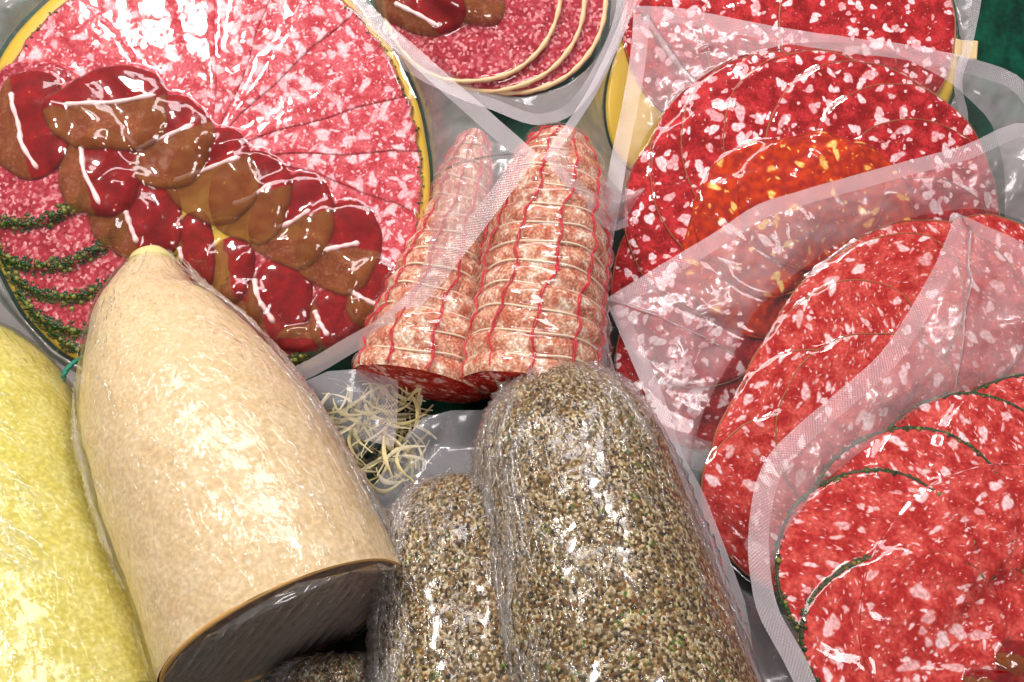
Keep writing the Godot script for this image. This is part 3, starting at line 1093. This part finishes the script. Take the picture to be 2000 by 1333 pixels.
func build_beige_log() -> void:
	var b := pt(566, 1226, 0.069)
	var a := pt(303, 520, 0.062)
	var r := mpp(b) * 243
	var t := thing("wrapped_sausage", "thick beige sausage in stretch film with its cut end showing, leaning on the salami platter", "sausage", Transform3D(Basis(), b))
	var prof := [[0.0, 0.013], [0.03, 0.0185], [0.06, r * 0.36], [0.10, r * 0.43], [0.16, r * 0.54], [0.24, r * 0.68], [0.33, r * 0.815], [0.45, r * 0.925], [0.6, r * 0.985], [0.8, r], [1.0, r]]
	var ax := log_axis(a, b, prof, 110)
	for i in 110:
		var f := i / 109.0
		ax[0][i].x -= 0.0125 * smoothstep(-0.06, 0.2, f) * (1.0 - smoothstep(0.2, 1.0, f))
	var path := local(t, ax[0])
	var rad: Array = ax[1]
	for i in 3:
		var c := rad.duplicate()
		for k in range(1, rad.size() - 1):
			c[k] = (rad[k - 1] + rad[k] + rad[k + 1]) / 3.0
		rad = c
	var d: Vector3 = (path[-1] - path[-12]).normalized()
	var skin := body("casing", path, rad, 96, M.beige, t, false, 0.0016, 3)
	obj("cut_skin", tube(ring(path[-1], d, r - 0.0012, 72), same(0.0011, 72), 8, true), M.rind_beige, skin)
	disc("cut_face", path[-1] - d * 0.0008, d, r - 0.001, M.cut, t)
	# bunched end of the casing
	var tip := []
	var tr := []
	for k in 14:
		tip.append(path[0] - (path[6] - path[0]).normalized() * (-0.008 + 0.0012 * k) + Vector3(0.0016 * sin(k * 0.6), 0.0012 * sin(k * 0.5), 0))
		tr.append(0.0148 * sqrt(maxf(0.0, 1.0 - pow(k / 13.0, 2.6))) * (1.0 - 0.2 * k / 13.0) + 0.0004)
	body("gathered_tip", tip, tr, 40, M.knot, t, true, 0.005, 5)
	# stretch film: over the side and taut across the cut
	body("stretch_film", path, rad, 110, M.cling, t, false, 0.0024, 8, 0.0022)
	folds(path, rad, t, 26, 46, 0.05, 0.95, 0.1, PI - 0.1, 0.2, 0.16)
	folds(path, rad, t, 40, 47, 0.1, 0.9, 2.5, 3.0, 0.0, 0.3)
	folds(path, rad, t, 90, 48, 0.42, 0.72, -0.1, 0.4, 0.0, 0.16)
	pleats(path[-1] + d * 0.002, d, r + 0.001, t)

func ring(p: Vector3, d: Vector3, r: float, n: int) -> Array:
	var side := d.cross(Vector3.UP).normalized()
	var u2 := side.cross(d)
	var out := []
	for k in n:
		var w := TAU * k / n
		out.append(p + (side * cos(w) + u2 * sin(w)) * r)
	return out

# bunched ridges of stretch wrap that run over a body: thin raised ribbons joined in one part
func folds(path: Array, rad: Array, parent: Node, count: int, sd: int, f0: float, f1: float, w0: float, w1: float, slant: float, long := 0.25, big := 1.0) -> void:
	var r := RandomNumberGenerator.new()
	r.seed = sd
	var d: Vector3 = (path[-1] - path[0]).normalized()
	var side := d.cross(Vector3.UP).normalized()
	var u2 := side.cross(d)
	var v := PackedVector3Array()
	var uv := PackedVector2Array()
	var idx := PackedInt32Array()
	for i in count:
		var f := r.randf_range(f0, f1)
		var w := r.randf_range(w0, w1)
		var L := long * r.randf_range(0.3, 1.0)
		var steps := 26
		var ph := r.randf() * TAU
		var hgt := r.randf_range(0.0006, 0.0022) * big
		var wide := r.randf_range(0.006, 0.02) * big
		var sl := slant + r.randfn() * 0.25
		for k in steps:
			var t := float(k) / (steps - 1)
			var ff := clampf(f + (t - 0.5) * L, 0.0, 1.0)
			var ww := w + sl * (t - 0.5) * L * 4.0 + 0.02 * sin(t * 9.0 + ph) + 0.008 * sin(t * 31.0 + ph * 2.0)
			var x := ff * (path.size() - 1)
			var q := mini(int(x), path.size() - 2)
			var p: Vector3 = path[q].lerp(path[q + 1], x - q)
			var rr: float = lerpf(rad[q], rad[q + 1], x - q) + 0.003
			var end := sin(PI * t)
			for e in 3:
				var we := ww + (e - 1) * wide * (0.3 + 0.7 * end)
				v.append(p + (side * cos(we) + u2 * sin(we)) * (rr + (hgt * end * (1.0 + 0.4 * sin(t * 40.0 + ph)) if e == 1 else -0.0004)))
				uv.append(Vector2(we * rr, ff * 0.3))
			if k > 0:
				var b := v.size() - 6
				for e in 2:
					idx.append_array([b + e, b + e + 1, b + 3 + e, b + e + 1, b + 4 + e, b + 3 + e])
	obj("film_folds", commit(v, uv, idx, Vector3.ZERO, path[path.size() / 2], true), M.fold, parent).set_meta("kind", "stuff")

# film stretched over the cut end, in parallel pleats
func pleats(p: Vector3, d: Vector3, r: float, parent: Node) -> void:
	var side := d.cross(Vector3.UP).normalized()
	var u2 := side.cross(d)
	var v := PackedVector3Array()
	var uv := PackedVector2Array()
	var n := 200
	for g in 24:
		var y := lerpf(-1, 1, g / 23.0)
		for k in n:
			var x := lerpf(-1, 1, float(k) / (n - 1))
			var q := Vector2(x * sqrt(maxf(0.0, 1.0 - y * y)), y).rotated(0.65) * r
			var lane := q.rotated(-0.65).x / r
			var h := 0.0018 * sin(lane * 62.0 + 1.6 * sin(lane * 9.0) + 0.6 * sin(y * 3.0)) + 0.0006 * sin(lane * 141.0 + y * 2.0)
			v.append(p + side * q.x + u2 * q.y + d * (0.003 + h))
			uv.append(q)
	obj("pleated_film", sheet(24, n, false, v, uv, d), M.pleat, parent)

func build_yellow_log() -> void:
	var b := pt(90, 1480, 0.055)
	var a := pt(-75, 655, 0.05)
	var r := 0.062
	var t := thing("wrapped_sausage", "yellow sausage tightly wrapped in crinkled stretch film beside the beige one", "sausage", Transform3D(Basis(), b))
	var ax := log_axis(a, b, dome_profile(r, 0.4, 0.12), 100)
	var path := local(t, ax[0])
	body("casing", path, ax[1], 96, M.yellow, t, true, 0.0016, 13)
	body("stretch_film", path, ax[1], 110, M.cling, t, false, 0.0024, 18, 0.002)
	folds(path, ax[1], t, 80, 45, 0.3, 0.75, 0.2, 2.2, 0.6, 0.2, 2.0)

func crust_log(label: String, a: Vector3, b: Vector3, r: float, cap: float, sd: int) -> Node3D:
	var t := thing("crusted_sausage", label, "sausage", Transform3D(Basis(), b), "grain crusted sausages in stretch film")
	var ax := log_axis(a, b, dome_profile(r, cap, 0.1), 110)
	var path := local(t, ax[0])
	body("crust", path, ax[1], 100, M.crust, t, true, 0.0022, sd)
	body("stretch_film", path, ax[1], 120, M.cling, t, false, 0.0026, sd + 9, 0.0022)
	folds(path, ax[1], t, 70, sd + 1, 0.08, 0.9, 0.1, PI - 0.1, 0.3, 0.3)
	folds(path, ax[1], t, 90, sd + 2, 0.1, 1.0, 0.25, 0.95, -0.05, 0.4)
	folds(path, ax[1], t, 36, sd + 3, 0.02, 0.4, 0.5, 2.4, -0.4, 0.22, 2.4)
	folds(path, ax[1], t, 14, sd + 4, 0.4, 0.95, 0.7, 2.2, 1.2, 0.12, 2.2)
	var d: Vector3 = (path[-1] - path[0]).normalized()
	disc("cut_face", path[-1], d, ax[1][-1], M.cut, t)
	return t

func build_crusted() -> void:
	crust_log("large grain crusted sausage with bunched stretch film, resting against netted salami", pt(1075, 735, 0.058), pt(1245, 1430, 0.058), 0.0605, 0.36, 21)
	crust_log("grain crusted sausage tucked between the beige sausage and the larger crusted one", pt(890, 940, 0.046), pt(912, 1480, 0.046), 0.0465, 0.34, 22)
	crust_log("grain crusted sausage under the cut end of the beige sausage", pt(655, 1285, 0.03), pt(650, 1640, 0.03), 0.034, 0.2, 24)

func netted(label: String, a: Vector3, b: Vector3, r: float, prof: Array, sd: int, turn: float) -> void:
	var t := thing("netted_salami", label, "salami", Transform3D(Basis(), b), "air dried salami halves in netting")
	var ax := log_axis(a, b, prof, 220)
	var path := local(t, ax[0])
	var rad: Array = ax[1]
	var bare := rad.duplicate()
	for i in rad.size():
		var g := fposmod((float(i) / (rad.size() - 1) - 0.01) * 13.0, 1.0)
		rad[i] = rad[i] + (0.0024 * sin(PI * g) - 0.0008) * minf(1.0, rad[i] / 0.02)
	var skin := body("skin", path, rad, 80, M.bloom, t, true, 0.0035, sd)
	var d: Vector3 = (path[-1] - path[0]).normalized()
	disc("cut_face", path[-1], d, rad[-1], M.coarse, t, 0.002)
	var side := d.cross(Vector3.UP).normalized()
	var u2 := side.cross(d)
	var at := func(f: float, w: float, grow: float) -> Vector3:
		var x: float = clampf(f, 0.0, 1.0) * (path.size() - 1)
		var i := mini(int(x), path.size() - 2)
		var p: Vector3 = path[i].lerp(path[i + 1], x - i)
		var rr: float = lerpf(rad[i], rad[i + 1], x - i)
		return p + (side * cos(w) + u2 * sin(w)) * (rr + grow)
	# white hoops
	for k in range(1, 13):
		var f := k / 13.0 + 0.01
		var pts := []
		for j in 48:
			var w := TAU * j / 48
			pts.append(at.call(f + 0.008 * sin(w * 2 + k) + 0.004 * sin(w * 5), w, 0.0004))
		obj("net_hoop", tube(pts, same(0.00065, 48), 7, true), M.white_net, skin)
	# red twisted twine along the body
	for k in 11:
		var w0 := TAU * k / 11 + turn
		for s in 2:
			var pts := []
			var rr := []
			for j in 150:
				var f := 0.01 + 0.985 * j / 149.0
				var ph := f * 62.0 + s * PI
				pts.append(at.call(f, w0 - 0.55 * (f - 0.5) + 0.018 * sin(ph) + 0.05 * sin(f * 18.0 + k) + 0.03 * sin(f * 41.0), 0.0012 + 0.0006 * cos(ph)))
				rr.append(0.0005)
			obj("red_twine", tube(pts, rr, 5), M.red_net, skin)
	body("vacuum_film", path, rad, 90, M.film, t, false, 0.0045, sd + 3, 0.0032)

func build_netted() -> void:
	var r := 0.041
	var p1 := [[0.0, 0.008], [0.05, 0.018], [0.14, r * 0.66], [0.28, r * 0.82], [0.5, r * 0.94], [0.8, r], [1.0, r * 0.98]]
	netted("netted air dried salami with red twine, its tip covered by the milky bag corner", pt(1095, 258, 0.034), pt(1032, 765, 0.052), r, p1, 71, 0.1)
	var p2 := [[0.0, 0.006], [0.06, 0.011], [0.16, r * 0.38], [0.35, r * 0.5], [0.6, r * 0.72], [0.85, r * 0.96], [1.0, r * 0.98]]
	netted("netted air dried salami half lying partly under the round platter's bag", pt(930, 260, 0.013), pt(818, 752, 0.036), r * 0.86, p2, 75, 0.35)

func flap(called: String, label: String, grid: Array, material: Material, weld := false) -> void:
	# grid: rows of [px, py, c]
	var rows := grid.size()
	var cols: int = grid[0].size()
	var o := pt(grid[0][0][0], grid[0][0][1], grid[0][0][2])
	var t := thing(called, label, "plastic bag", Transform3D(Basis(), o))
	var nz := FastNoiseLite.new()
	nz.seed = 91
	nz.frequency = 30.0
	var v := PackedVector3Array()
	var uv := PackedVector2Array()
	var D := 10
	var R := (rows - 1) * D + 1
	var C := (cols - 1) * D + 1
	for i in R:
		for j in C:
			var y := float(i) / D
			var x := float(j) / D
			var i0 := mini(int(y), rows - 2)
			var j0 := mini(int(x), cols - 2)
			var p := corner(grid, i0, j0).lerp(corner(grid, i0, j0 + 1), x - j0).lerp(corner(grid, i0 + 1, j0).lerp(corner(grid, i0 + 1, j0 + 1), x - j0), y - i0)
			p.y += 0.0015 * nz.get_noise_2d(p.x, p.z)
			v.append(p - o)
			uv.append(Vector2(p.x, p.z))
	var f := obj("film_sheet", sheet(R, C, false, v, uv), material, t)
	if weld:
		var v2 := PackedVector3Array()
		var uv2 := PackedVector2Array()
		for i in R:
			for k in 3:
				var q := i * C + C - 1
				var e := v[q].lerp(v[q] + (v[q] - v[q - 6]).normalized() * 0.011, k / 2.0)
				v2.append(e)
				uv2.append(Vector2(i * 0.0008 * D / 4.0, k * 0.0055))
		obj("weld_seam", sheet(R, 3, false, v2, uv2), M.seal, f)

func corner(grid: Array, i: int, j: int) -> Vector3:
	return pt(grid[i][j][0], grid[i][j][1], grid[i][j][2])

func build_bags() -> void:
	flap("bag_flap", "clear bag end with an embossed seam folded over the straw", [
		[[560, 760, 0.04], [640, 725, 0.05], [740, 720, 0.05]],
		[[600, 800, 0.035], [660, 790, 0.055], [745, 775, 0.045]],
		[[600, 860, 0.02], [670, 850, 0.03], [735, 865, 0.03]]], M.clear_flap, true)
	flap("bag_flap", "creased clear bag end lying beside the straw and the crusted sausages", [
		[[825, 815, 0.045], [880, 803, 0.05], [960, 800, 0.05]],
		[[790, 860, 0.05], [850, 870, 0.035], [960, 880, 0.04]],
		[[745, 925, 0.03], [830, 925, 0.035], [960, 925, 0.05]],
		[[715, 990, 0.025], [800, 1000, 0.03], [900, 980, 0.06]],
		[[745, 1060, 0.02], [770, 1060, 0.03], [800, 1040, 0.06]]], M.clear_flap)

func build_straw() -> void:
	rng.seed = 900
	var base := pt(740, 860, 0.0)
	var t := thing("straw_bedding", "tuft of pale straw lying between the sausages", "straw", Transform3D(Basis(), base))
	var kinds := []
	for k in 8:
		var L := rng.randf_range(0.014, 0.036)
		var wd := rng.randf_range(0.0016, 0.0038)
		var bend := rng.randf_range(-0.012, 0.012)
		var v := PackedVector3Array()
		var uv := PackedVector2Array()
		for i in 12:
			var f := i / 11.0
			var p := Vector3((f - 0.5) * L, 0.25 * bend * sin(f * PI), bend * sin(f * PI * rng.randf_range(0.98, 1.02)))
			var w := wd * (0.35 + 0.65 * sin(PI * clampf(f * 1.1, 0.05, 0.95))) * 0.5
			var tw := f * 2.2 + k
			var cr := Vector3(0, sin(tw) * 0.5, cos(tw * 0.3)).normalized()
			v.append_array([p - cr * w, p + Vector3(0, 0.0004, 0), p + cr * w])
			uv.append_array([Vector2(0, f), Vector2(0.5, f), Vector2(1, f)])
		kinds.append(sheet(12, 3, false, v, uv))
	for i in 130:
		var px := rng.randf_range(640, 825)
		var py := rng.randf_range(770, 960) - (px - 640) * 0.12
		var p := pt(px, py, rng.randf_range(0.004, 0.036))
		var o := obj("straw_strand", kinds[i % 8], [M.straw, M.straw2, M.straw, M.straw2, M.straw3][rng.randi() % 5 if i % 4 == 0 else i % 4], t)
		o.transform = Transform3D(Basis.from_euler(Vector3(rng.randfn() * 0.16, rng.randf() * TAU, rng.randfn() * 0.16)), p - base)

func build_string() -> void:
	var pts := []
	for p in [[175, 692, 0.05], [150, 704, 0.056], [130, 722, 0.058], [121, 745, 0.056], [124, 775, 0.05], [136, 800, 0.044], [146, 818, 0.04], [165, 832, 0.036]]:
		pts.append(pt(p[0], p[1], p[2]))
	var t := thing("string", "green twisted string looping out between the two pale sausages", "string", Transform3D(Basis(), pts[0]))
	var path := smooth_path(local(t, pts), 10)
	for s in 2:
		var q := []
		for k in path.size():
			var w := k * 0.55 + s * PI
			q.append(path[k] + Vector3(cos(w), sin(w) * 0.6, sin(w)) * 0.0007)
		obj("strand", tube(q, same(0.0011, q.size()), 7), M.twine, t)

func build_counter() -> void:
	var v := PackedVector3Array()
	var uv := PackedVector2Array()
	var k := tan(deg_to_rad(SLOPE))
	var zs := [0.9, 0.3, 0.06, 0.03, 0.01, 0.0, -0.01, -0.03, -0.06, -0.3, -0.7]
	for z in zs:
		for x in 9:
			var y := -0.004
			if z < 0.0:
				y = -z * k - 0.004
			v.append(Vector3(lerpf(-0.9, 0.9, x / 8.0), y, z))
			uv.append(Vector2(lerpf(-0.9, 0.9, x / 8.0), z))
	var o := obj("counter", sheet(zs.size(), 9, false, v, uv), M.deck)
	o.set_meta("kind", "structure")

# ------------------------------------------------------------------ light
func lamp(called: String, label: String, at: Vector3, aim: Vector3, size: Vector2, energy: float, tint: Color, glow: float) -> void:
	var z := (at - aim).normalized()
	var x := Vector3.UP.cross(z)
	x = Vector3.RIGHT if x.length() < 0.05 else x.normalized()
	var t := thing(called, label, "lamp", Transform3D(Basis(x, z.cross(x), z), at))
	var hb := BoxMesh.new()
	hb.size = Vector3(size.x + 0.03, size.y + 0.03, 0.04)
	obj("housing", hb, M.metal, t).position = Vector3(0, 0, 0.024)
	var face := BoxMesh.new()
	face.size = Vector3(size.x, size.y, 0.004)
	var g := mat("lit lamp face", Color.WHITE, 0.5)
	g.emission_enabled = true
	g.emission = tint
	g.emission_energy_multiplier = glow
	obj("lamp_face", face, g, t).position = Vector3(0, 0, 0.0015)
	var l := AreaLight3D.new()
	l.name = "light"
	l.area_size = size
	l.light_energy = energy
	l.light_color = tint
	l.area_normalize_energy = true
	l.shadow_enabled = true
	l.area_range = 6.0
	l.position = Vector3(0, 0, -0.004)
	t.add_child(l)

func setup_light() -> void:
	var we := WorldEnvironment.new()
	we.name = "surroundings"
	var e := Environment.new()
	e.background_mode = Environment.BG_COLOR
	e.background_color = Color(0.33, 0.33, 0.34)
	e.background_energy_multiplier = 1.0
	e.tonemap_mode = Environment.TONE_MAPPER_LINEAR
	e.tonemap_exposure = 0.62
	e.sdfgi_enabled = true
	e.ssao_enabled = true
	e.ssil_enabled = true
	we.environment = e
	add_child(we)
	M.metal = mat("lamp housing", rgb(120, 122, 126), 0.4)
	lamp("counter_lamp", "long white tube lamp over the counter", Vector3(-0.1, 1.0, -0.54), Vector3(0, 0, 0), Vector2(1.0, 0.20), 0.98, Color(1.0, 0.97, 0.98), 3.5)
	lamp("counter_spot", "small bright spot lamp over the left of the counter", Vector3(-0.55, 0.95, -0.2), Vector3(0, 0, 0), Vector2(0.12, 0.12), 0.95, Color(1.0, 0.96, 0.92), 20.0)
	lamp("counter_spot", "small bright spot lamp over the right of the counter", Vector3(0.3, 1.05, -0.4), Vector3(0.1, 0, 0), Vector2(0.12, 0.12), 0.5, Color(1.0, 0.96, 0.95), 20.0)
	lamp("ceiling_lamp", "square white ceiling panel on the customers' side", Vector3(0.5, 1.9, 1.5), Vector3(0, 0, 0), Vector2(0.6, 0.6), 3.0, Color(1.0, 0.97, 0.97), 4.0)

func _ready() -> void:
	setup_view()
	setup_light()
	make_materials()
	print("materials ", Time.get_ticks_msec())
	build_counter()
	build_back_right()
	build_top_pack()
	build_oval_fat()
	build_left_platter()
	build_streaky()
	build_herb_edged()
	print("packs ", Time.get_ticks_msec())
	build_netted()
	build_crusted()
	build_yellow_log()
	build_beige_log()
	build_bags()
	build_straw()
	build_string()
	print("done ", Time.get_ticks_msec())
